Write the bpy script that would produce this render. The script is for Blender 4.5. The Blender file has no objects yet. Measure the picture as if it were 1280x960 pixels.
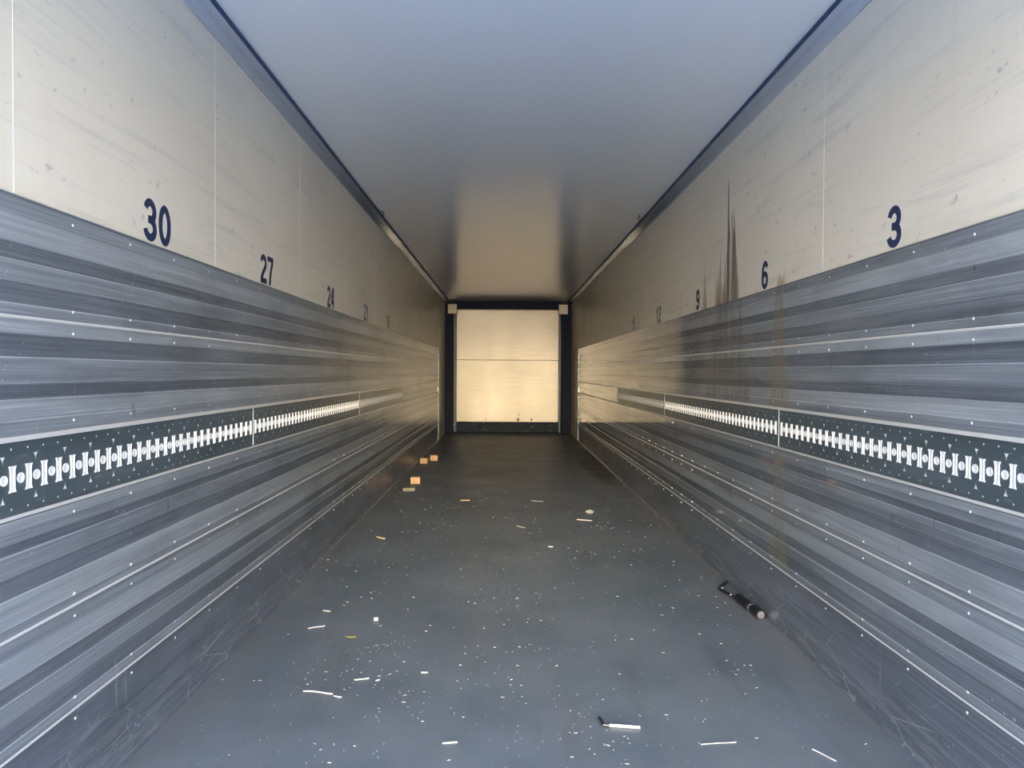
import bpy, bmesh, math, random
from mathutils import Vector, Matrix
random.seed(7)
S = bpy.context.scene
COL = S.collection

# ------------------------------------------------------------------ camera
H = 1.195                      # lens height above the trailer floor
F = 890.0                      # focal length in pixels of the 1280 frame
cam_d = bpy.data.cameras.new('camera'); cam = bpy.data.objects.new('camera', cam_d); COL.objects.link(cam)
cam_d.sensor_width = 36.0; cam_d.lens = 36.0 * F / 1280.0; cam_d.clip_start = 0.02; cam_d.clip_end = 500
YAW, PITCH, ROLL = math.radians(-0.589), math.radians(-0.942), math.radians(0.296)
cam.matrix_world = Matrix.Translation((0, 0, H)) @ (Matrix.Rotation(YAW, 4, 'Z') @ Matrix.Rotation(math.pi/2 + PITCH, 4, 'X') @ Matrix.Rotation(ROLL, 4, 'Z'))
S.camera = cam

# ------------------------------------------------------------------ daylight behind the camera
SKY_HORIZON = 5.0; SKY_LOW = 4.2; SKY_HIGH = 3.4; GLOW = 16.0; GLOW_DEG = 26
w = bpy.data.worlds.new('evening_sky'); S.world = w; w.use_nodes = True
nt = w.node_tree; nt.nodes.clear()
wo = nt.nodes.new('ShaderNodeOutputWorld'); bg = nt.nodes.new('ShaderNodeBackground')
tc = nt.nodes.new('ShaderNodeTexCoord'); sx = nt.nodes.new('ShaderNodeSeparateXYZ')
mr = nt.nodes.new('ShaderNodeMapRange'); mr.inputs['From Min'].default_value = -0.1; mr.inputs['From Max'].default_value = 0.9
rp = nt.nodes.new('ShaderNodeValToRGB')
def ramp(r, pts):
    e = r.color_ramp.elements
    while len(e) > 1: e.remove(e[-1])
    e[0].position = pts[0][0]; e[0].color = (*pts[0][1], 1)
    for p, c in pts[1:]:
        q = e.new(p); q.color = (*c, 1)
k = lambda c, s: tuple(v * s / 13.0 for v in c)
ramp(rp, [(0.00, k((1, .72, .40), SKY_HORIZON*.7)), (0.10, k((1, .76, .44), SKY_HORIZON)), (0.16, k((1, .86, .62), SKY_HORIZON*.8)),
          (0.24, k((.80, .86, 1), SKY_LOW)), (0.42, k((.46, .64, 1), SKY_HIGH)), (1.0, k((.32, .52, 1), SKY_HIGH))])
nt.links.new(tc.outputs['Generated'], sx.inputs[0]); nt.links.new(sx.outputs['Z'], mr.inputs['Value'])
nt.links.new(mr.outputs[0], rp.inputs[0])
# the low sun has just gone down behind the camera: its glow sits on the horizon there
dp = nt.nodes.new('ShaderNodeVectorMath'); dp.operation = 'DOT_PRODUCT'; dp.inputs[1].default_value = (0, -.992, .125)
nt.links.new(tc.outputs['Generated'], dp.inputs[0])
gl = nt.nodes.new('ShaderNodeMapRange'); gl.interpolation_type = 'SMOOTHSTEP'; gl.inputs['From Min'].default_value = math.cos(math.radians(GLOW_DEG)); gl.inputs['From Max'].default_value = 1.0
nt.links.new(dp.outputs['Value'], gl.inputs['Value'])
ga = nt.nodes.new('ShaderNodeMix'); ga.data_type = 'RGBA'; ga.blend_type = 'ADD'; ga.clamp_result = False; ga.clamp_factor = False
ga.inputs[7].default_value = (*k((1, .80, .52), GLOW), 1)
nt.links.new(gl.outputs[0], ga.inputs[0]); nt.links.new(rp.outputs[0], ga.inputs[6]); nt.links.new(ga.outputs[2], bg.inputs['Color'])
bg.inputs['Strength'].default_value = 13.0
nt.links.new(bg.outputs[0], wo.inputs[0])
S.view_settings.view_transform = 'Standard'; S.view_settings.look = 'None'
S.view_settings.gamma = 1.0; S.view_settings.use_curve_mapping = False
S.view_settings.exposure = 1.15
S.cycles.max_bounces = 14; S.cycles.diffuse_bounces = 8; S.cycles.glossy_bounces = 8
S.cycles.use_denoising = True; S.cycles.caustics_reflective = True
S.cycles.sample_clamp_indirect = 12.0

# ------------------------------------------------------------------ helpers
def tag(o, label=None, cat=None, group=None, kind=None):
    if label: o['label'] = label
    if cat: o['category'] = cat
    if group: o['group'] = group
    if kind: o['kind'] = kind
    return o
def empty(name, loc=(0, 0, 0), rz=0):
    o = bpy.data.objects.new(name, None); COL.objects.link(o); o.location = loc; o.rotation_euler = (0, 0, rz)
    o.empty_display_size = .05
    return o
def link(name, me, mats, parent=None, loc=(0, 0, 0)):
    o = bpy.data.objects.new(name, me); COL.objects.link(o); o.location = loc
    if not me.materials:
        for m in (mats if isinstance(mats, (list, tuple)) else [mats]): me.materials.append(m)
    if parent: o.parent = parent
    return o
def obj(name, bm, mats, parent=None, loc=(0, 0, 0), smooth=False):
    me = bpy.data.meshes.new(name)
    bmesh.ops.recalc_face_normals(bm, faces=bm.faces)
    if smooth:
        for f in bm.faces: f.smooth = True
    bm.to_mesh(me); bm.free()
    return link(name, me, mats, parent, loc)
def box(bm, lo, hi, bev=0.0, mi=0):
    r = bmesh.ops.create_cube(bm, size=1)
    vs = r['verts']
    for v in vs:
        v.co = Vector(((lo[i] + hi[i]) / 2 + v.co[i] * (hi[i] - lo[i]) for i in range(3)))
    fs = set(f for v in vs for f in v.link_faces)
    for f in fs: f.material_index = mi
    if bev:
        es = list(set(e for f in fs for e in f.edges))
        bmesh.ops.bevel(bm, geom=es, offset=bev, segments=2, profile=.6, affect='EDGES')
    return bm
def extrude_profile(bm, pts, y0, y1, mats=None, close=False):
    """profile of (x, z) points swept along the trailer's length"""
    A = [bm.verts.new((x, y0, z)) for x, z in pts]; B = [bm.verts.new((x, y1, z)) for x, z in pts]
    n = len(pts)
    for i in range(n if close else n - 1):
        j = (i + 1) % n
        f = bm.faces.new((A[i], A[j], B[j], B[i]))
        if mats: f.material_index = mats[i]
    if close:
        bm.faces.new(A); bm.faces.new(B)
def tube(bm, p, q, r0, r1=None, seg=12, caps=True, mi=0):
    p, q = Vector(p), Vector(q); r1 = r0 if r1 is None else r1
    d = (q - p); L = d.length; m = Matrix.Translation((p + q) / 2) @ d.to_track_quat('Z', 'Y').to_matrix().to_4x4()
    r = bmesh.ops.create_cone(bm, cap_ends=caps, segments=seg, radius1=r0, radius2=r1, depth=L, matrix=m)
    for f in set(f for v in r['verts'] for f in v.link_faces): f.material_index = mi
def polytube(bm, pts, r, seg=8):
    for a, b in zip(pts, pts[1:]): tube(bm, a, b, r, seg=seg)
    for c in pts[1:-1]: bmesh.ops.create_icosphere(bm, subdivisions=2, radius=r * 1.01, matrix=Matrix.Translation(c))
def floor_at(px, py, z=0.0):
    """where the line of sight through a measured pixel meets the floor (the object's real position)"""
    d = cam.matrix_world.to_3x3() @ Vector(((px - 640) / F, (480 - py) / F, -1))
    t = (z - H) / d.z
    return Vector((d.x * t, d.y * t, z))

# ------------------------------------------------------------------ materials
class NT:
    def __init__(s, name):
        s.m = bpy.data.materials.new(name); s.m.use_nodes = True; s.t = s.m.node_tree
        s.b = s.t.nodes['Principled BSDF']; s.tc = s.t.nodes.new('ShaderNodeTexCoord')
    def L(s, a, b): s.t.links.new(a, b)
    def set(s, **kw):
        for k_, v in kw.items():
            i = s.b.inputs[k_.replace('_', ' ')]
            if hasattr(v, 'is_linked') or hasattr(v, 'node'): s.L(v, i)
            else: i.default_value = (*v, 1) if isinstance(v, tuple) and len(v) == 3 else v
        return s
    def map(s, scale=(1, 1, 1), loc=(0, 0, 0), rot=(0, 0, 0)):
        n = s.t.nodes.new('ShaderNodeMapping'); n.inputs['Scale'].default_value = scale
        n.inputs['Location'].default_value = loc; n.inputs['Rotation'].default_value = rot
        s.L(s.tc.outputs['Object'], n.inputs[0]); return n.outputs[0]
    def noise(s, scale, vec=None, detail=4, rough=.55, dist=0):
        n = s.t.nodes.new('ShaderNodeTexNoise'); n.inputs['Scale'].default_value = scale
        n.inputs['Detail'].default_value = detail; n.inputs['Roughness'].default_value = rough; n.inputs['Distortion'].default_value = dist
        s.L(vec or s.tc.outputs['Object'], n.inputs['Vector']); return n.outputs['Fac']
    def vor(s, scale, vec=None, feature='F1', out='Distance', rnd=1):
        n = s.t.nodes.new('ShaderNodeTexVoronoi'); n.feature = feature; n.inputs['Scale'].default_value = scale
        n.inputs['Randomness'].default_value = rnd
        s.L(vec or s.tc.outputs['Object'], n.inputs['Vector']); return n.outputs[out]
    def rng(s, v, a, b, c=0.0, d=1.0, smooth=False):
        n = s.t.nodes.new('ShaderNodeMapRange'); n.clamp = True
        if smooth: n.interpolation_type = 'SMOOTHSTEP'
        s.L(v, n.inputs['Value']); n.inputs['From Min'].default_value = a; n.inputs['From Max'].default_value = b
        n.inputs['To Min'].default_value = c; n.inputs['To Max'].default_value = d; return n.outputs[0]
    def math(s, op, a, b=None, c=None):
        n = s.t.nodes.new('ShaderNodeMath'); n.operation = op
        for i, v in enumerate((a, b, c)):
            if v is None: continue
            if isinstance(v, (int, float)): n.inputs[i].default_value = v
            else: s.L(v, n.inputs[i])
        return n.outputs[0]
    def mix(s, f, a, b, mode='MIX'):
        n = s.t.nodes.new('ShaderNodeMix'); n.data_type = 'RGBA'; n.blend_type = mode
        for i, v in ((0, f), (6, a), (7, b)):
            if isinstance(v, tuple): n.inputs[i].default_value = (*v, 1)
            elif isinstance(v, (int, float)): n.inputs[i].default_value = v
            else: s.L(v, n.inputs[i])
        return n.outputs[2]
    def bump(s, h, strength=.2, dist=.002):
        n = s.t.nodes.new('ShaderNodeBump'); n.inputs['Strength'].default_value = strength; n.inputs['Distance'].default_value = dist
        s.L(h, n.inputs['Height']); s.L(n.outputs[0], s.b.inputs['Normal'])
    def xyz(s):
        n = s.t.nodes.new('ShaderNodeSeparateXYZ'); s.L(s.tc.outputs['Object'], n.inputs[0]); return n.outputs

def plain(name, col, rough=.5, metal=0.0, **kw):
    return NT(name).set(Base_Color=col, Roughness=rough, Metallic=metal, **kw).m

def drip(g, y, z, yc, w, ztop, zbot, seed):
    """a run of dirt: a spike that is thin at the top and widens towards the bottom, broken up by streaks"""
    t = g.rng(z, zbot, ztop, 1.0, 0.0)
    wid = g.math('MULTIPLY', g.math('POWER', t, 1.3), w)
    wid = g.math('ADD', wid, .006)
    wob = g.noise(1, g.map((1, 14, 1.2), (seed, seed, 0)), 2)
    d = g.math('ABSOLUTE', g.math('SUBTRACT', g.math('ADD', y, g.math('MULTIPLY', g.math('SUBTRACT', wob, .5), w * .8)), yc))
    m = g.rng(g.math('DIVIDE', d, wid), .55, 1.0, 1, 0, True)
    st = g.rng(g.noise(1, g.map((1, 55, 2.2), (seed, 3 * seed, 0)), 3), .32, .54)
    end = g.math('MULTIPLY', g.rng(z, ztop - .06, ztop, 1, 0), g.rng(z, zbot - .03, zbot, 0, 1))
    return g.math('MULTIPLY', g.math('MULTIPLY', m, st), end)

def wall_paint(name, drips=()):
    g = NT(name); x, y, z = g.xyz()
    c = g.mix(g.rng(g.noise(1.6, g.map((1, .5, 1)), 5), .3, .7), (.66, .61, .50), (.74, .69, .57))
    # slanting wiped scuffs
    sc = g.noise(1, g.map((1, 1.1, 17), (0, 0, 0), (math.radians(9), 0, 0)), 6, .68, .4)
    c = g.mix(g.math('MULTIPLY', g.rng(sc, .53, .68), .29), c, (.34, .34, .34))
    sp = g.noise(1, g.map((1, 16, 22), (5, 0, 0), (math.radians(20), 0, 0)), 4, .6)
    c = g.mix(g.math('MULTIPLY', g.rng(sp, .64, .73), .55), c, (.22, .22, .24))
    vt = g.noise(1, g.map((1, 22, .8)), 3)
    c = g.mix(g.math('MULTIPLY', g.rng(vt, .55, .75), .08), c, (.42, .39, .33))
    # grime towards the front of the load space
    fr = g.math('MULTIPLY', g.rng(y, 6.5, 12.5), g.rng(g.noise(1, g.map((1, 9, .6), (9, 9, 9)), 4), .40, .68))
    c = g.mix(g.math('MULTIPLY', fr, .55), c, (.30, .23, .15))
    for (yc, w_, zt, zb, col, s_, st) in drips:
        c = g.mix(g.math('MULTIPLY', drip(g, y, z, yc, w_, zt, zb, s_), st), c, col)
    r = g.rng(g.noise(3, None, 4), .3, .7, .34, .46)
    g.set(Base_Color=c, Roughness=r, Specular_IOR_Level=.5)
    g.bump(g.noise(60, g.map((1, 1, 3)), 3), .06, .001)
    return g.m

DR = [(4.12, .50, 2.15, 1.30, (.20, .16, .12), 1.3, .9), (4.13, .07, 2.35, 1.3, (.07, .07, .075), 2.3, .85), (4.03, .10, 2.16, 1.3, (.08, .075, .07), 3.3, .8),
      (4.28, .22, 1.95, 1.30, (.22, .17, .11), 17.7, .8), (4.63, .16, 1.93, 1.30, (.26, .19, .09), 4.1, .85), (4.36, .15, 1.84, 1.30, (.26, .20, .12), 6.7, .75),
      (3.32, .28, 1.72, 1.20, (.32, .22, .08), 8.2, .85), (5.27, .12, 1.79, 1.30, (.32, .25, .16), 9.9, .5),
      (6.9, .25, 1.90, 1.30, (.28, .2, .11), 12.1, .45), (4.85, .06, 1.72, 1.3, (.3, .22, .13), 15, .4)]
M = {}
M['wall_right'] = wall_paint('scuffed_white_panel_right', DR)
M['wall_left'] = wall_paint('scuffed_white_panel_left')

def plank_metal(name, lo, hi, rough, drips=(), coat=.75, coat_r=.12, scuff=False):
    g = NT(name); x, y, z = g.xyz()
    a = g.noise(1, g.map((1, .55, 70)), 5, .6)
    b = g.noise(1, g.map((1, 2.2, 260), (3, 1, 2)), 3, .6)
    c = g.mix(g.rng(a, .3, .7), lo, hi)
    c = g.mix(g.math('MULTIPLY', g.rng(b, .52, .72), .45), c, tuple(min(1, v * 1.7) for v in hi))
    blot = g.noise(1, g.map((1, 1.3, 4), (2, 7, 1)), 5, .6)
    c = g.mix(g.math('MULTIPLY', g.rng(blot, .50, .70), .5), c, tuple(v * .55 for v in lo))
    blot2 = g.noise(1, g.map((1, 26, 9), (2, 5, 1)), 3, .6)
    c = g.mix(g.math('MULTIPLY', g.rng(blot2, .70, .74), .5), c, tuple(v * .45 for v in lo))
    hz = g.noise(1, g.map((1, .9, 7), (6, 2, 9)), 6, .7)
    c = g.mix(g.math('MULTIPLY', g.rng(hz, .50, .72), .35), c, (.46, .49, .52))
    # dried splashes
    v = g.vor(1, g.map((1, 46, 46)))
    sz = g.rng(g.noise(1, g.map((1, 3, 5), (11, 4, 0)), 4), .46, .75, 0, .24)
    dot = g.math('LESS_THAN', v, sz)
    c = g.mix(g.math('MULTIPLY', dot, .6), c, (.70, .74, .77))
    vs = g.noise(1, g.map((1, 42, 2.6), (4, 2, 3)), 2)
    c = g.mix(g.math('MULTIPLY', g.rng(vs, .70, .76), .35), c, (.55, .58, .62))
    if scuff:
        e = g.vor(1, g.map((1, 3.4, 11), (0, .3, 0), (.25, 0, 0)), 'DISTANCE_TO_EDGE')
        ln = g.math('LESS_THAN', e, .014)
        brk = g.rng(g.noise(1, g.map((1, 5, 7), (3, 3, 3)), 3), .48, .56)
        c = g.mix(g.math('MULTIPLY', g.math('MULTIPLY', g.math('MULTIPLY', ln, brk), g.rng(z, .02, .26, 1, 0)), .75), c, (.62, .62, .64))
        rb = g.noise(1, g.map((1, 5, 60), (0, 0, 6)), 4, .7)
        c = g.mix(g.math('MULTIPLY', g.math('MULTIPLY', g.rng(rb, .5, .68), g.rng(z, .0, .18, 1, 0)), .75), c, (.50, .50, .51))
    for (yc, w_, zt, zb, col, s_, st) in drips:
        c = g.mix(g.math('MULTIPLY', drip(g, y, z, yc, w_, zt, zb, s_), st), c, col)
    r = g.rng(a, .3, .7, rough * .85, rough * 1.2)
    g.set(Base_Color=c, Roughness=r, Metallic=.55, Coat_Weight=coat, Coat_Roughness=coat_r, Coat_IOR=1.5)
    g.bump(g.noise(1, g.map((1, 1.2, 160)), 3), .06, .0006)
    return g.m
PD = [(3.32, .16, 1.85, .95, (.36, .29, .15), 8.2, .6), (3.32, .13, 1.2, .32, (.38, .36, .18), 5.2, .5), (4.12, .5, 2.1, 1.05, (.14, .13, .12), 3.1, .5)]
for side, dd, cw, cr in (('right', PD, 1.0, .06), ('left', (), .5, .2)):
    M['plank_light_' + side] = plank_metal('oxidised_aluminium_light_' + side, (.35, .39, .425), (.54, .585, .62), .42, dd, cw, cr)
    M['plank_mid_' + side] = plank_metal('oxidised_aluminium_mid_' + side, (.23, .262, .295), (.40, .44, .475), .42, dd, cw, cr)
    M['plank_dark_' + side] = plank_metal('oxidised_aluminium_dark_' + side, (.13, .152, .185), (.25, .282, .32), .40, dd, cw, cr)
    M['kick_' + side] = plank_metal('scratched_kick_board_' + side, (.15, .17, .205), (.27, .30, .35), .38, (), cw * .8, cr + .05, True)
M['bead'] = plain('bright_aluminium_bead', (.80, .79, .74), .30, .35)
M['rivet'] = plain('rivet_metal', (.66, .68, .69), .35, .3)
M['joint'] = plain('white_joint_filler', (.84, .82, .75), .5, Specular_IOR_Level=.2)

g = NT('gelcoat_ceiling')
c = g.mix(g.rng(g.noise(.9, g.map((1, .4, 1)), 4), .3, .7), (.80, .81, .82), (.85, .86, .87))
sp = g.noise(1, g.map((26, 9, 1)), 3)
c = g.mix(g.math('MULTIPLY', g.rng(sp, .73, .77), .15), c, (.45, .46, .48))
g.set(Base_Color=c, Roughness=.17, Specular_IOR_Level=.55)
g.bump(g.noise(1.5, g.map((1, 3, 1)), 3), .05, .01)
M['ceiling'] = g.m

g = NT('anti_slip_floor'); x, y, z = g.xyz()
c = g.mix(g.rng(g.noise(1.7, None, 6, .6), .3, .7), (.110, .134, .152), (.172, .196, .214))
c = g.mix(g.math('MULTIPLY', g.rng(g.noise(1, g.map((3.5, .7, 1), (4, 1, 0)), 5), .5, .75), .4), c, (.20, .20, .195))
c = g.mix(g.math('MULTIPLY', g.rng(g.noise(1, g.map((7, 1.2, 1), (8, 1, 0)), 4), .58, .8), .5), c, (.05, .055, .06))
d1 = g.noise(1, g.map((1.6, 1, 1), (3, 2, 0)), 4)
dust = g.math('LESS_THAN', g.vor(55, g.map((1, .7, 1))), g.rng(d1, .45, .8, 0, .12))
c = g.mix(g.math('MULTIPLY', dust, .5), c, (.34, .34, .33))
dust2 = g.math('LESS_THAN', g.vor(120), g.rng(d1, .40, .8, .02, .16))
c = g.mix(g.math('MULTIPLY', dust2, .35), c, (.42, .42, .40))
# dusty strips along both walls, oil-dark patch by the right wall
ex = g.math('ABSOLUTE', g.math('SUBTRACT', x, .05))
c = g.mix(g.math('MULTIPLY', g.math('MULTIPLY', g.rng(ex, .95, 1.2), g.rng(g.noise(5, None, 4), .35, .6)), .45), c, (.20, .185, .165))
px_ = g.math('MULTIPLY', g.math('SUBTRACT', x, 1.16), 5.0); py_ = g.math('MULTIPLY', g.math('SUBTRACT', y, 9.4), .50)
rad = g.math('ADD', g.math('MULTIPLY', px_, px_), g.math('MULTIPLY', py_, py_))
c = g.mix(g.math('MULTIPLY', g.rng(g.math('ADD', rad, g.math('MULTIPLY', g.noise(4, None, 3), 1.2)), 1.0, 1.7, 1, 0), .9), c, (.012, .015, .02))
rub = g.math('MULTIPLY', g.rng(g.noise(1, g.map((2.2, 7, 1), (2, 2, 0)), 5, .7), .46, .66), g.rng(g.math('ABSOLUTE', x), .3, .75, 1, 0))
c = g.mix(g.math('MULTIPLY', g.math('MULTIPLY', rub, g.rng(y, 6, 9.5)), .55), c, (.17, .16, .14))
hx = g.vor(1, g.map((150, 150, 1)), 'F1', 'Distance', .15)
g.set(Base_Color=c, Roughness=g.rng(g.noise(2.5, None, 4), .3, .7, .42, .56), Specular_IOR_Level=.5)
g.bump(hx, .28, .0012)
M['floor'] = g.m

g = NT('brushed_front_sheet')
a = g.noise(1, g.map((2.5, 1, 90)), 4, .6)
c = g.mix(g.rng(a, .3, .7), (.215, .198, .168), (.275, .252, .213))
c = g.mix(g.math('MULTIPLY', g.rng(g.noise(1.6, None, 5), .40, .80), .15), c, (.20, .165, .12))
g.set(Base_Color=c, Metallic=1.0, Roughness=g.rng(g.noise(1, g.map((2, 1, 1)), 3), .3, .7, .40, .45))
g.bump(g.noise(1, g.map((1.6, 1, .5)), 2), .10, .02)
M['front_sheet'] = g.m
M['navy'] = plain('navy_steel', (.004, .010, .034), .6, Specular_IOR_Level=.2)
M['navy_edge'] = plain('worn_navy_edge', (.035, .05, .09), .4)  # paler blue than the posts
g = NT('scuffed_navy_kick')
n_ = g.noise(1, g.map((6, 1, 16)), 5, .7)
g.set(Base_Color=g.mix(g.rng(n_, .58, .72), (.006, .014, .036), (.14, .18, .23)), Roughness=.5, Specular_IOR_Level=.2)
M['kick_front'] = g.m
M['block'] = plain('pale_block', (.88, .78, .62), .45)
M['cove'] = NT('anodised_cove').set(Base_Color=(.52, .60, .76), Metallic=.9, Roughness=.22).m  # blue in the base colour carries the sky's reflection on the aluminium
M['cove_dark'] = plain('blue_seal', (.02, .05, .13), .5)  # colour of the painted shadow line along the ceiling edge
M['rail'] = NT('painted_track')
g = M['rail']
c = g.mix(g.rng(g.noise(1, g.map((1, 2, 9)), 5), .3, .7), (.050, .068, .075), (.090, .115, .125))
c = g.mix(g.math('MULTIPLY', g.rng(g.noise(1, g.map((1, 12, 60), (2, 2, 2)), 4), .62, .74), .4), c, (.25, .28, .28))
g.set(Base_Color=c, Roughness=.36, Coat_Weight=.25, Coat_Roughness=.2); M['rail'] = g.m
M['mark'] = plain('pale_print', (.62, .66, .64), .5)
M['zinc'] = plain('zinc_slot', (.86, .87, .84), .42, .15)
M['zinc_dull'] = plain('dirty_zinc_slot', (.46, .45, .42), .6)  # zinc dimmed to imitate the far slots fading in grazing reflection
M['zinc_in'] = plain('zinc_slot_inner', (.74, .74, .70), .35, .3)
M['number'] = plain('navy_number_film', (.016, .030, .085), .38)
M['number_worn'] = plain('worn_number_film', (.11, .12, .14), .5)
M['wood'] = NT('raw_pine')
g = M['wood']; g.set(Base_Color=g.mix(g.rng(g.noise(1, g.map((60, 60, 14)), 3), .3, .7), (.62, .36, .17), (.78, .52, .28)), Roughness=.7); M['wood'] = g.m
M['wood_grey'] = plain('weathered_pine', (.26, .24, .17), .8)
M['chip'] = plain('pale_chip', (.48, .48, .45), .7)
M['chip_tan'] = plain('tan_chip', (.60, .44, .27), .7)
M['paper'] = plain('white_scrap', (.88, .88, .86), .6)
M['yellow'] = plain('yellow_green_leaf', (.34, .34, .05), .6)
M['black'] = plain('black_plastic', (.012, .014, .018), .35)
M['grey_cap'] = plain('dull_grey_cap', (.20, .20, .21), .5, .4)
M['steel'] = plain('small_steel', (.55, .56, .58), .3, .8)
M['ground'] = NT('asphalt'); g = M['ground']
g.set(Base_Color=g.mix(g.rng(g.noise(.4, None, 6), .3, .7), (.56, .61, .62), (.64, .68, .68)), Roughness=.85); M['ground'] = g.m
M['outer'] = plain('outer_skin', (.7, .7, .7), .4)  # grey of the added light blocker over the opening

# ------------------------------------------------------------------ the setting: the load space
XL, XR, Y0, Y1, HC = -1.161, 1.295, 0.20, 14.30, 2.577
PT = 1.602          # top of the aluminium planking
PE = 12.35          # where the planking stops
bm = box(bmesh.new(), (-60, -32, -1.25), (60, 60, -1.15)); o = obj('ground', bm, M['ground']); o['kind'] = 'structure'
bm = box(bmesh.new(), (XL - .07, Y0, -.14), (XR + .07, Y1 + .07, 0)); floor = tag(obj('floor', bm, M['floor']), kind='structure')
bm = box(bmesh.new(), (XL - .07, Y0, HC), (XR + .07, Y1 + .07, HC + .08)); ceiling = tag(obj('ceiling', bm, M['ceiling']), kind='structure')

# added unseen board over the opening, keeps sky light off the upper walls
bm = box(bmesh.new(), (XL - .07, Y0 - .10, 2.30), (XR + .07, Y0 - .001, HC + .08), .004); tag(obj('trim_rear', bm, M['outer']), kind='structure')

def wall(side):
    s = 1 if side == 'right' else -1
    X = XR if s > 0 else XL
    inn = lambda d: X - s * d          # d metres into the room
    bm = box(bmesh.new(), (min(X, X + s * .07), Y0, 0), (max(X, X + s * .07), Y1, HC))
    w_ = tag(obj('wall_' + side, bm, M['wall_' + side]), kind='structure')
    lt, md, dk, kk = (M[n + side] for n in ('plank_light_', 'plank_mid_', 'plank_dark_', 'kick_'))
    # extruded planks: (bottom, top, bands as fraction, material, depth in mm)
    def plank(z0, z1, bands, name='aluminium_plank', mats=(lt, md, dk), y1=PE):
        pts = [(inn(0.0), z0)]; mi = []
        prev = None
        for (f0, f1, m, dmm) in bands:
            a, b = z0 + (z1 - z0) * f0, z0 + (z1 - z0) * f1
            if prev is None: mi.append(m)
            else: mi.append(0)
            pts.append((inn(.012 + dmm / 1000), a + (.0018 if prev is not None else 0)))
            pts.append((inn(.012 + dmm / 1000), b - .0012)); mi.append(m); prev = m
        pts.append((inn(0.0), z1)); mi.append(bands[-1][2])
        bm = bmesh.new(); extrude_profile(bm, pts, Y0, y1, mi)
        # closed ends
        for yy in (Y0, y1):
            bm.faces.new([bm.verts.new((x_, yy, z_)) for x_, z_ in pts])
        return obj(name, bm, list(mats), w_)
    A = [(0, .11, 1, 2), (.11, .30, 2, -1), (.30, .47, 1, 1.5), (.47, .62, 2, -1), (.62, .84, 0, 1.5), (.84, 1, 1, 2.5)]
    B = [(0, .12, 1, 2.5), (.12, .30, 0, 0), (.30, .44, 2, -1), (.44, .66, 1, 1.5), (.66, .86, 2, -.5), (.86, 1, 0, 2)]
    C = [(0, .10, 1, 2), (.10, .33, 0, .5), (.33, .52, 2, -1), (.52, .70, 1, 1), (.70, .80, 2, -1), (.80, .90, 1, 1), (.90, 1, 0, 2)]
    plank(0, .288, [(0, .06, 1, 3), (.06, .93, 0, 0), (.93, 1, 1, 3)], 'kick_board', (kk, kk, kk))
    plank(.288, .567, A); plank(.567, .843, C); plank(1.040, 1.319, B); plank(1.319, PT, A)
    # infill board where the lashing track has ended
    plank(.856, 1.027, [(0, .45, 2, -6), (.45, .60, 2, 1), (.60, 1, 1, 2)], 'infill_board')
    # beads at the plank joints
    for z_, r_, nm in ((.288, .0035, 'joint_bead'), (.567, .0042, 'joint_bead'), (1.319, .0048, 'joint_bead')):
        bm = bmesh.new(); p = []
        for i in range(9):
            a_ = math.pi * i / 8
            p.append((inn(.0125 + r_ * math.sin(a_) * 1.3), z_ - r_ * math.cos(a_)))
        extrude_profile(bm, p, Y0, PE, close=True); obj(nm, bm, M['bead'], w_)
    for z_, h_, d_, nm in ((1.033, .0062, .024, 'track_lip'), (.850, .0045, .021, 'track_lip')):
        bm = box(bmesh.new(), (min(inn(0), inn(d_)), Y0, z_ - h_), (max(inn(0), inn(d_)), PE, z_ + h_), .0015); obj(nm, bm, M['bead'], w_)
    bm = box(bmesh.new(), (min(inn(0), inn(.018)), Y0, PT - .001), (max(inn(0), inn(.018)), PE, PT + .003)); obj('capping_strip', bm, md, w_)
    bm = box(bmesh.new(), (min(inn(0), inn(.017)), PE - .004, .0), (max(inn(0), inn(.017)), PE + .012, PT)); obj('end_strip', bm, md, w_)
    # joints of the white panels
    yj = 1.70 if s < 0 else 1.71
    while yj < 13.6:
        bm = box(bmesh.new(), (min(inn(-.001), inn(.0004)), yj - .0014, PT + .004), (max(inn(-.001), inn(.0004)), yj + .0014, 2.53)); obj('panel_joint', bm, M['joint'], w_)
        yj += 1.17 if s < 0 else 1.19
    # rivets: the nearest ones as parts, the rest as one mesh
    rb = bmesh.new(); bmesh.ops.create_uvsphere(rb, u_segments=10, v_segments=6, radius=.0044)
    for v in rb.verts: v.co.x *= .45
    me = bpy.data.meshes.new('rivet'); rb.to_mesh(me); rb.free()
    rest = bmesh.new(); near = 0
    rows = [1.578, 1.348, 1.290, 1.062, .818, .598, .538, .320, .262]
    for kx in range(36):
        yy = (1.617 if s < 0 else 1.648) + .289 * kx
        if yy > PE - .1: break
        for z_ in rows:
            p = (inn(.0145), yy, z_)
            if near < 99:
                link('rivet', me, M['rivet'], w_, p); near += 1
            else:
                r = bmesh.ops.create_icosphere(rest, subdivisions=1, radius=.0044, matrix=Matrix.Translation(p))
    tag(obj('rivet', rest, M['rivet'], w_), kind='stuff')
    return w_
WL, WR = wall('left'), wall('right')

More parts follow.
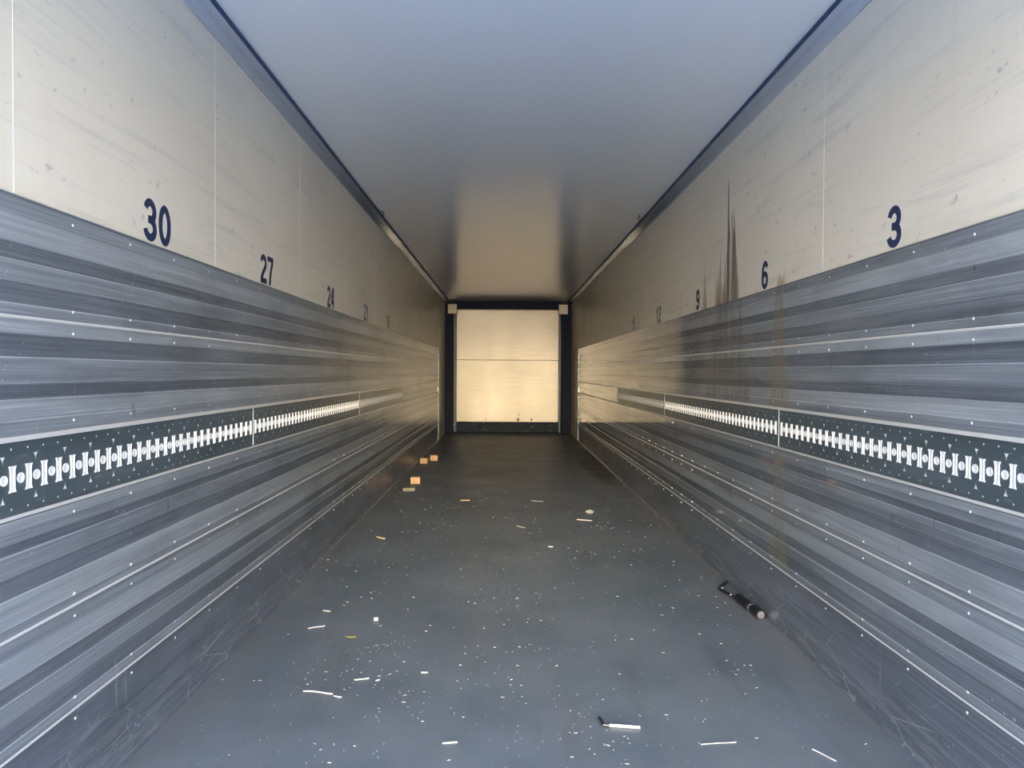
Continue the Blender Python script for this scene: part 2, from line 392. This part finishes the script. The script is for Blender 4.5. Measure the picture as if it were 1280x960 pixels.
# cove trims in the two ceiling corners
def cove(side):
    s = 1 if side == 'right' else -1; X = XR if s > 0 else XL
    p = []
    for i in range(9):
        t = i / 8
        # gently bowed slope from the wall up to the ceiling
        x_ = X - s * (.001 + .066 * t + .004 * math.sin(math.pi * t)); z_ = 2.517 + .058 * t - .004 * math.sin(math.pi * t)
        p.append((x_, z_))
    bm = bmesh.new(); extrude_profile(bm, p + [(X - s * .001, 2.575)], Y0, Y1 - .5, close=True)
    o = tag(obj('trim_' + side, bm, M['cove'], smooth=False), kind='structure')
    for i, f in enumerate(o.data.polygons): f.use_smooth = len(f.vertices) == 4
    x0, x1 = sorted((X - s * .0665, X - s * .077))
    bm = box(bmesh.new(), (x0, Y0, 2.564), (x1, Y1 - .5, 2.5765), .001); obj('edge_seal', bm, M['cove_dark'], o)  # dark blue strip stands in for the shadow in the ceiling gap
cove('left'); cove('right')

# front bulkhead
wf = tag(obj('wall_front', box(bmesh.new(), (XL - .07, Y1, 0), (XR + .07, Y1 + .07, HC)), M['navy']), kind='structure')
px0, px1 = -.960, 1.070
obj('upper_sheet', box(bmesh.new(), (px0, 14.20, 1.440), (px1, 14.299, 2.445), .003), M['front_sheet'], wf)
bm = box(bmesh.new(), (px0, 14.197, .204), (px1, 14.299, 1.436), .003); obj('lower_sheet', bm, M['front_sheet'], wf)
obj('kick_plate', box(bmesh.new(), (px0, 14.16, 0.001), (px1, 14.299, .172), .003), M['kick_front'], wf)
obj('lower_rail', box(bmesh.new(), (px0, 14.18, .172), (px1, 14.299, .202)), M['navy'], wf)
obj('header_beam', box(bmesh.new(), (px0 - .03, 13.85, 2.438), (px1 + .03, 14.299, 2.576), .004), M['navy'], wf)
for s, xa, xb in ((-1, XL + .001, -1.012), (1, 1.112, XR - .001)):
    obj('corner_post', box(bmesh.new(), (xa, 13.82, 0.001), (xb, 14.299, 2.51), .006), M['navy'], wf)
    xi = (-1.012, px0) if s < 0 else (px1, 1.112)
    obj('post_flange', box(bmesh.new(), (xi[0], 14.10, 0.001), (xi[1], 14.299, 2.48), .003), M['navy_edge'], wf)
    xc = (-1.105, -.935) if s < 0 else (1.045, 1.215)
    obj('corner_block', box(bmesh.new(), (xc[0], 13.79, 2.325), (xc[1], 13.85, 2.51), .004), M['block'], wf)
for x_ in (-.93, -.42, -.03, .50, 1.0):
    bm = bmesh.new(); tube(bm, (x_, 14.18, .187), (x_, 14.172, .187), .011, .008); obj('bolt', bm, M['navy_edge'], wf)
bm = bmesh.new(); tube(bm, (-1.0, 14.10, .15), (-1.0, 14.08, .15), .014, .010); obj('bolt', bm, M['rivet'], wf)
for x_, z_, a_, b_ in ((.272, .250, .026, .036), (.54, .253, .018, .027), (-.375, .258, .010, .010), (.285, .35, .012, .014)):
    bm = bmesh.new(); r = bmesh.ops.create_uvsphere(bm, u_segments=12, v_segments=8, radius=1)
    rr = random.Random(int(x_ * 1000) + 5)
    for v in bm.verts: v.co = Vector((x_ + v.co.x * a_ * rr.uniform(.7, 1.2), 14.197 + v.co.y * .004, z_ + v.co.z * b_ * rr.uniform(.8, 1.2)))
    obj('puncture', bm, M['black'], wf)

# ------------------------------------------------------------------ lashing tracks
def slot_mesh():
    """upright slot with little feet at its four corners: raised rim and sunken channel; local x = into room, y = along, z = up"""
    bm = bmesh.new()
    def ring(hw, hh, foot, d):
        pts = [(-hw - foot, -hh), (hw + foot, -hh), (hw + foot * .4, -hh + .0055), (hw, -hh + .008), (hw, hh - .008), (hw + foot * .4, hh - .0055),
               (hw + foot, hh), (-hw - foot, hh), (-hw - foot * .4, hh - .0055), (-hw, hh - .008), (-hw, -hh + .008), (-hw - foot * .4, -hh + .0055)]
        return [bm.verts.new((d, a, b)) for a, b in pts]
    R = [ring(.0086, .031, .0042, 0), ring(.0082, .0305, .0040, .0022), ring(.0058, .028, .0015, .0022), ring(.0048, .027, .001, .0004)]
    for A, B in zip(R, R[1:]):
        for i in range(12): 
            f = bm.faces.new((A[i], A[(i + 1) % 12], B[(i + 1) % 12], B[i]))
            if A is R[2]: f.material_index = 1
    f = bm.faces.new(R[-1]); f.material_index = 0
    bmesh.ops.recalc_face_normals(bm, faces=bm.faces)
    me = bpy.data.meshes.new('slot'); bm.to_mesh(me); bm.free()
    me.materials.append(M['zinc']); me.materials.append(M['zinc_in']); return me
def hole_mesh():
    bm = bmesh.new(); R = []
    for r_, d in ((.0125, 0), (.0122, .0018), (.0100, .0018), (.0085, .0008), (.004, .0004)):
        R.append([bm.verts.new((d, r_ * math.cos(2 * math.pi * i / 20), r_ * math.sin(2 * math.pi * i / 20))) for i in range(20)])
    for A, B in zip(R, R[1:]):
        for i in range(20): bm.faces.new((A[i], A[(i + 1) % 20], B[(i + 1) % 20], B[i]))
    bm.faces.new(R[-1]); bmesh.ops.recalc_face_normals(bm, faces=bm.faces)
    me = bpy.data.meshes.new('round_hole'); bm.to_mesh(me); bm.free(); me.materials.append(M['zinc']); return me
SLOT, HOLE = slot_mesh(), hole_mesh()
ZC = .940
def flip(me):
    m2 = me.copy()
    for v in m2.vertices: v.co.x *= -1
    m2.flip_normals(); return m2
SLOTR, HOLER = flip(SLOT), flip(HOLE)
def dull(me):
    m2 = me.copy()
    for i in range(len(m2.materials)): m2.materials[i] = M['zinc_dull']
    return m2
DULL = {me: dull(me) for me in (SLOT, HOLE, SLOTR, HOLER)}
def track(side, ya, yb, y_joint, label, faded=False):
    pick = (lambda me: DULL[me]) if faded else (lambda me: me)
    s = 1 if side == 'right' else -1; X = XR if s > 0 else XL
    fx = X - s * .0175                           # the face of the track
    t = tag(empty('lashing_track', (X, (ya + yb) / 2, .851)), label, 'lashing track', 'perforated lashing tracks along the side walls')
    t0 = Vector(t.location)
    bm = box(bmesh.new(), (min(X - s * .0145, fx), ya + .003, .8565), (max(X - s * .0145, fx), yb - .003, 1.0265))
    for v in bm.verts: v.co -= t0
    # printed marks lie on the face of the plate
    def tri(yc, zc, up, sz=.0095):
        d = 1 if up else -1
        vs = [bm.verts.new(Vector((fx - s * .0004, yc + a * sz, zc + b * sz * d)) - t0) for a, b in ((-.8, -.8), (.8, -.8), (.12, .25), (0, 1.3), (-.12, .25))]
        f = bm.faces.new(vs); f.material_index = 1
    def dot(yc, zc, r=.0030):
        vs = [bm.verts.new(Vector((fx - s * .0004, yc + r * math.cos(i * math.pi / 4), zc + r * math.sin(i * math.pi / 4))) - t0) for i in range(8)]
        f = bm.faces.new(vs); f.material_index = 1
    ys, yh = [], []
    n = 120
    for k_ in range(-60, n):
        y_ = y_joint - .0345 - .0575 * k_
        if ya + .012 < y_ < yb - .012: ys.append(y_)
        y_ = y_joint - .00575 - .0575 * k_
        if ya + .02 < y_ < yb - .02:
            yh.append((y_, k_))
    for y_ in ys:
        dot(y_ - .004, ZC + .070); dot(y_ - .004, ZC - .070)
    for y_, k_ in yh:
        if k_ % 2 == 0: tri(y_ - .004, ZC + .047, False); tri(y_ - .004, ZC - .047, True)
    pl = obj('track_plate', bm, [M['rail'], M['mark']], t)
    # bright butt joint at the far end
    bm = box(bmesh.new(), (min(fx + s * .002, fx - s * .0018), yb - .004, .8565), (max(fx + s * .002, fx - s * .0018), yb - .001, 1.0265))
    for v in bm.verts: v.co -= t0
    obj('end_edge', bm, M['mark'], t)
    for y_ in ys: link('slot', pick(SLOT if s < 0 else SLOTR), None, t, Vector((fx, y_, ZC)) - t0)
    for y_, k_ in yh: link('round_hole', pick(HOLE if s < 0 else HOLER), None, t, Vector((fx, y_, ZC)) - t0)
SEL = dict(left=(Y0, 3.25, 5.61, 7.99), right=(Y0, 3.30, 5.67, 8.07))
where = ('nearest of three, cut by the photo edge', 'the middle of three lengths', 'farthest of three lengths, fading to grey')
for side in ('left', 'right'):
    for i in range(3):
        track(side, SEL[side][i], SEL[side][i + 1], SEL[side][i + 1], 'dark perforated lashing track on the %s wall, %s' % (side, where[i]), i == 2)

# ------------------------------------------------------------------ pallet numbers on the white panels
def arc(cx, cy, rx, ry, a0, a1, n=16):
    return [(cx + rx * math.cos(math.radians(a0 + (a1 - a0) * i / n)), cy + ry * math.sin(math.radians(a0 + (a1 - a0) * i / n))) for i in range(n + 1)]
# centre lines in a box 0.62 wide and 1 high; stroke .19
DG = {
 '0': [arc(.31, .5, .215, .405, 0, 360, 32)],
 '1': [[(.10, .70), (.20, .735), (.30, .80), (.34, .90)], [(.36, 1.0), (.36, 0)]],
 '2': [arc(.31, .69, .215, .215, 170, -28, 18) + [(.40, .49), (.24, .34), (.12, .20), (.095, .09)], [(.0, .09), (.62, .09)]],
 '3': [arc(.30, .70, .20, .205, 168, -80, 18), arc(.30, .295, .22, .205, 85, -172, 20), [(.20, .505), (.36, .505)]],
 '4': [[(.44, 1.0), (.44, 0)], [(.40, .95), (.06, .34)], [(.0, .29), (.62, .29)]],
 '5': [[(.58, .91), (.14, .91)], [(.16, .95), (.10, .50)], arc(.30, .32, .215, .235, 140, -165, 22)],
 '6': [arc(.31, .31, .215, .225, 0, 360, 26), arc(.33, .52, .235, .39, 195, 35, 20)],
 '7': [[(.0, .91), (.62, .91)], [(.545, .86), (.40, .58), (.30, .32), (.25, .0)]],
 '8': [arc(.31, .71, .185, .195, 0, 360, 26), arc(.31, .295, .215, .205, 0, 360, 26)],
 '9': [arc(.31, .69, .215, .225, 0, 360, 26), arc(.29, .48, .235, .39, 15, -145, 20)],
}
def digits_bm(txt, h, sw):
    bm = bmesh.new(); W = .62 * h; gap = .085 * h; tot = len(txt) * W + (len(txt) - 1) * gap; u0 = -tot / 2
    for ch in txt:
        lay = 0
        for line in DG[ch]:
            P = [Vector((a * h, b * h)) for a, b in line]; L, R = [], []
            closed = (P[0] - P[-1]).length < 1e-5
            for i, p in enumerate(P):
                a = P[i - 1] if i > 0 else (P[-2] if closed else p); b = P[i + 1] if i < len(P) - 1 else (P[1] if closed else p)
                d = (b - a).normalized(); nn = Vector((-d.y, d.x)) * sw * h / 2
                L.append(p + nn); R.append(p - nn)
            off = .0008 + .00006 * lay; lay += 1
            VL = [bm.verts.new((off, u0 + q.x, q.y)) for q in L]; VR = [bm.verts.new((off, u0 + q.x, q.y)) for q in R]
            WLv = [bm.verts.new((0, u0 + q.x, q.y)) for q in L]; WRv = [bm.verts.new((0, u0 + q.x, q.y)) for q in R]
            for i in range(len(P) - 1):
                bm.faces.new((VL[i], VL[i + 1], VR[i + 1], VR[i])); bm.faces.new((VL[i], WLv[i], WLv[i + 1], VL[i + 1])); bm.faces.new((VR[i], VR[i + 1], WRv[i + 1], WRv[i]))
        u0 += W + gap
    return bm
def number(side, txt, yc, faded=False, zb=1.617, h=.140):
    s = 1 if side == 'right' else -1; X = XR if s > 0 else XL
    bm = digits_bm(txt, h, .185)
    for v in bm.verts: v.co.x *= -s; v.co.y *= (-s)
    bmesh.ops.recalc_face_normals(bm, faces=bm.faces)
    o = obj('wall_number', bm, M['number_worn'] if faded else M['number'], None, (X, yc, zb))
    tag(o, '%s number %s on the %s wall, just above the grey planks' % ('faint worn' if faded else 'dark blue', txt, side), 'number', 'pallet position numbers on the walls')
number('right', '3', 2.366); number('right', '6', 3.546); number('right', '9', 4.78); number('right', '12', 6.0); number('right', '15', 7.16, True)
number('left', '30', 2.397); number('left', '27', 3.49); number('left', '24', 4.76); number('left', '21', 5.97); number('left', '18', 7.08, True)

# ------------------------------------------------------------------ little hooks under the ceiling
def hook(x_, y_, s, label):
    t = tag(empty('ceiling_hook', (x_, y_, HC)), label, 'hook', 'small hooks along the ceiling edges')
    bm = bmesh.new(); tube(bm, (0, 0, -.0005), (0, 0, -.006), .016, .014); obj('base_plate', bm, M['steel'], t)
    bm = bmesh.new(); pts = [Vector((0, 0, -.005)), Vector((0, 0, -.020))]
    for i in range(8):
        a = math.radians(90 - 235 * i / 7)
        pts.append(Vector((-s * (.016 * math.cos(a)), 0, -.036 + .016 * math.sin(a))))
    polytube(bm, pts, .0038, 7); obj('hook_wire', bm, M['black'] if y_ < 7 else M['steel'], t)
hook(-1.055, 6.12, -1, 'small dark hook under the ceiling, nearer one along the left edge')
hook(-1.045, 9.30, -1, 'small shiny hook under the ceiling, farther one along the left edge')
hook(-1.045, 12.4, -1, 'tiny shiny hook at the far left end of the ceiling')
hook(1.165, 6.20, 1, 'small dark hook under the ceiling, nearer one along the right edge')
hook(1.155, 9.55, 1, 'small shiny hook under the ceiling, farther one along the right edge')

# ------------------------------------------------------------------ things lying on the floor
def block(px, py, wd, hd, dp, rz, label, mat='wood'):
    p = floor_at(px, py)
    bm = box(bmesh.new(), (-wd / 2, 0, 0), (wd / 2, dp, hd), .003)
    rr = random.Random(px)
    for v in bm.verts: v.co += Vector((rr.uniform(-1, 1), rr.uniform(-1, 1), rr.uniform(0, 1))) * .001
    o = obj('wood_block', bm, M[mat], None, p); o.rotation_euler[2] = rz
    return tag(o, label, 'wood block', 'offcuts of wood on the floor by the left wall')
block(519, 605, .098, .070, .10, .05, 'orange brown cut wood block in front of the two farther blocks')
block(529.5, 579.5, .090, .068, .10, -.12, 'wood block nearest the left wall, in the back pair of blocks')
block(542.5, 576, .098, .072, .10, .10, 'farthest wood block, to the right in the back pair')
block(511, 614, .118, .032, .13, .06, 'flat greyish wood offcut lying nearest the camera of the offcuts', 'wood_grey')

def sliver(name, px0_, py0_, px1_, py1_, wd, th, mat, label, cat, kink=0.0, group=None):
    a, b = floor_at(px0_, py0_), floor_at(px1_, py1_); c0 = (a + b) / 2; d = b - a; L = d.length
    rr = random.Random(int(px0_ * 7 + py0_)); n = 6; u = d.normalized(); v_ = Vector((-u.y, u.x, 0))
    bm = bmesh.new(); rows = []
    for i in range(n + 1):
        f = i / n; c_ = -d / 2 + d * f + v_ * kink * math.sin(f * 5) * L
        ww = wd / 2 * (1 - .55 * abs(2 * f - 1) ** 3) * rr.uniform(.8, 1.1); lift = .0006 + rr.uniform(0, .0012)
        rows.append([bm.verts.new(c_ + v_ * ww * q + Vector((0, 0, zz))) for q, zz in ((-1, lift * .2), (1, lift * .2), (.7, th + lift), (-.7, th + lift))])
    for A, B in zip(rows, rows[1:]):
        for i in range(4): bm.faces.new((A[i], A[(i + 1) % 4], B[(i + 1) % 4], B[i]))
    bm.faces.new(rows[0]); bm.faces.new(rows[-1])
    o = obj(name, bm, M[mat], None, (c0.x, c0.y, 0)); tag(o, label, cat, group)
    return o
G = 'loose splinters on the floor'
# the stick with a black clamp in the foreground
a, b = floor_at(754, 908), floor_at(800, 911.5)
t = tag(empty('small_stick', ((a + b) / 2).to_tuple()), 'short white stick with a bent black end on the foreground floor', 'stick')
bm = bmesh.new(); d = (b - a) / 2
polytube(bm, [-d + Vector((0, 0, .006)), Vector((0, .001, .0055)), d + Vector((0, 0, .006))], .0046, 9); obj('shaft', bm, M['paper'], t)
bm = bmesh.new(); e = -d
polytube(bm, [e + Vector((.020, -.006, .006)), e + Vector((-.001, -.004, .008)), e + Vector((-.004, .014, .012)), e + Vector((-.010, .030, .016))], .0058, 8); obj('black_end', bm, M['black'], t)
sliver('wood_splinter', 553.0, 929.6, 571.5, 928.2, .006, .003, 'chip', 'pale splinter on the foreground floor, nearest to the bottom centre', 'splinter', 0, G)
sliver('wood_splinter', 442.5, 850.3, 461.5, 848.4, .005, .003, 'chip', 'thin straight pale splinter left of centre on the floor', 'splinter', 0, G)
sliver('wood_splinter', 379, 864.5, 417, 867, .008, .003, 'chip', 'long bent pale splinter on the floor, nearest the left wall', 'splinter', .05, G)
sliver('wood_splinter', 417.5, 870.4, 427, 872.2, .006, .003, 'chip', 'short thick splinter just right of the long bent splinter', 'splinter', 0, G)
sliver('wood_splinter', 469.5, 851.3, 475, 850, .006, .003, 'chip', 'tiny splinter just right of the thin straight splinter', 'splinter', 0, G)
sliver('wood_splinter', 526, 841.0, 535, 841.0, .006, .003, 'chip', 'small pale splinter alone near the middle of the floor', 'splinter', 0, G)
sliver('wood_splinter', 1015, 937, 1046, 952, .004, .0025, 'chip', 'long thin slanting splinter at the right front of the floor', 'splinter', .02, G)
sliver('wood_splinter', 876, 931, 920, 928, .003, .002, 'chip', 'long hair thin splinter lying level in the right foreground', 'splinter', .01, G)
sliver('wood_splinter', 721, 649.8, 740, 651.2, .010, .005, 'chip', 'narrow pale stick lying just in front of the crumpled scrap', 'splinter', 0, G)
sliver('wood_splinter', 576, 625.6, 587, 625.9, .022, .006, 'chip_tan', 'yellowish wood chip on the floor right of the flat offcut', 'splinter', 0, G)
sliver('wood_splinter', 664, 626.0, 679, 627.0, .026, .003, 'chip', 'thin grey flake on the floor in the middle distance', 'splinter', 0, G)
sliver('wood_splinter', 471, 671.5, 481, 673.8, .018, .006, 'chip_tan', 'tan and white chip on the floor near the left wall', 'splinter', 0, G)
sliver('wood_splinter', 685, 683.5, 691, 683.8, .012, .004, 'chip', 'small white chip in the middle of the floor', 'splinter', 0, G)
sliver('wood_splinter', 385, 786, 406, 782.5, .006, .003, 'chip', 'bent splinter on the floor left of the white square scrap', 'splinter', .04, G)
sliver('wood_splinter', 404, 763.5, 413, 764.5, .010, .003, 'chip', 'pale chip on the left floor behind the bent splinter', 'splinter', 0, G)
sliver('wood_splinter', 646, 657.5, 656, 660, .010, .003, 'chip', 'slanting pale splinter left of the narrow pale stick', 'splinter', 0, G)
sliver('leaf_scrap', 434, 796, 445, 796, .020, .001, 'yellow', 'yellow green scrap flat on the floor left of centre', 'scrap')
# white square scrap
p = floor_at(470, 775.5)
bm = box(bmesh.new(), (-.0095, -.008, .0003), (.0095, .008, .014), .002); o = obj('paper_scrap', bm, M['paper'], None, p); o.rotation_euler[2] = .15
tag(o, 'small square white scrap on the floor left of centre', 'scrap')
# crumpled scrap
p = floor_at(737, 641.5)
bm = bmesh.new(); bmesh.ops.create_icosphere(bm, subdivisions=3, radius=1); rr = random.Random(3)
for v in bm.verts:
    k_ = rr.uniform(.65, 1.15); v.co = Vector((v.co.x * .036 * k_, v.co.y * .024 * k_, max(.0004, .014 + v.co.z * .016 * k_)))
o = obj('paper_scrap', bm, M['chip'], None, p); tag(o, 'crumpled white scrap on the floor right of centre, by the narrow stick', 'scrap')

# black strut lying along the right wall
p0 = floor_at(953, 772); p0.x = 1.250; base = Vector((p0.x, 3.43, 0))
t = tag(empty('black_strut', base), 'black round bar with a hooked flat end lying along the right wall', 'bar')
bm = bmesh.new(); A0, A1 = Vector((0, 0, .022)), Vector((-.022, .26, .024))
tube(bm, A0, A1, .0215, .0225, 20); tube(bm, A1, A1 + Vector((-.006, .03, 0)), .021, .010, 20); obj('barrel', bm, M['black'], t, smooth=False)
bm = bmesh.new(); tube(bm, A0 + Vector((0, -.004, 0)), A0 + Vector((0, .001, 0)), .017, .019, 20)
tube(bm, A0 + Vector((0, -.0055, 0)), A0 + Vector((0, -.003, 0)), .007, .007, 12); obj('end_cap', bm, M['grey_cap'], t)
bm = bmesh.new(); c_ = A0.lerp(A1, .38); tube(bm, c_ + Vector((0, -.008, 0)), c_ + Vector((-.001, .008, 0)), .0225, .0225, 20); obj('collar', bm, M['grey_cap'], t)
bm = bmesh.new(); pts = [A1 + Vector((-.004, .02, -.002)), Vector((-.052, .40, .010)), Vector((-.060, .455, .009)), Vector((-.035, .50, .012)), Vector((.012, .56, .022))]
for q0, q1, w_ in zip(pts, pts[1:], (.013, .014, .013, .012)):
    tube(bm, q0, q1, w_, w_ * .9, 10)
for v in bm.verts: v.co.z = .012 + (v.co.z - .012) * .55
obj('flat_arm', bm, M['black'], t)
bm = bmesh.new(); tube(bm, (-.040, .32, .016), (-.046, .32, .022), .006, .005, 10); obj('rivet', bm, M['rivet'], t)
bm = bmesh.new(); tube(bm, (-.050, .445, .015), (-.052, .443, .021), .006, .005, 10); obj('rivet', bm, M['rivet'], t)

# countless crumbs and shavings
bm = bmesh.new(); rr = random.Random(21)
def crumb(bm, x_, y_, L, wd, a):
    u = Vector((math.cos(a), math.sin(a), 0)); v_ = Vector((-u.y, u.x, 0)); h_ = rr.uniform(.0008, .002)
    c_ = Vector((x_, y_, .0004)); P = [c_ - u * L / 2 - v_ * wd * .3, c_ + u * L * .1 - v_ * wd / 2, c_ + u * L / 2, c_ - u * L * .05 + v_ * wd / 2]
    A_ = [bm.verts.new(q) for q in P]; B_ = [bm.verts.new(q + Vector((0, 0, h_))) for q in P]
    bm.faces.new(B_)
    for i in range(4): bm.faces.new((A_[i], A_[(i + 1) % 4], B_[(i + 1) % 4], B_[i]))
clusters = [(rr.uniform(XL + .1, XR - .1), rr.uniform(2.1, 6.5), rr.uniform(.05, .25)) for _ in range(34)]
for i in range(1500):
    if i % 2:
        cx, cy, r_ = rr.choice(clusters); x_, y_ = rr.gauss(cx, r_), rr.gauss(cy, r_)
    else: x_, y_ = rr.uniform(XL, XR), 2.0 + 7.5 * rr.random() ** 1.5
    if not (XL + .03 < x_ < XR - .03 and y_ > 1.3): continue
    if rr.random() < .80: crumb(bm, x_, y_, rr.uniform(.0015, .0045), rr.uniform(.001, .0028), rr.uniform(0, 6.28))
    else: crumb(bm, x_, y_, rr.uniform(.006, .014), rr.uniform(.0008, .0016), rr.gauss(0, .5))
tag(obj('wood_shavings', bm, M['chip']), 'pale crumbs and tiny shavings scattered over the dark floor', 'wood shavings', kind='stuff')
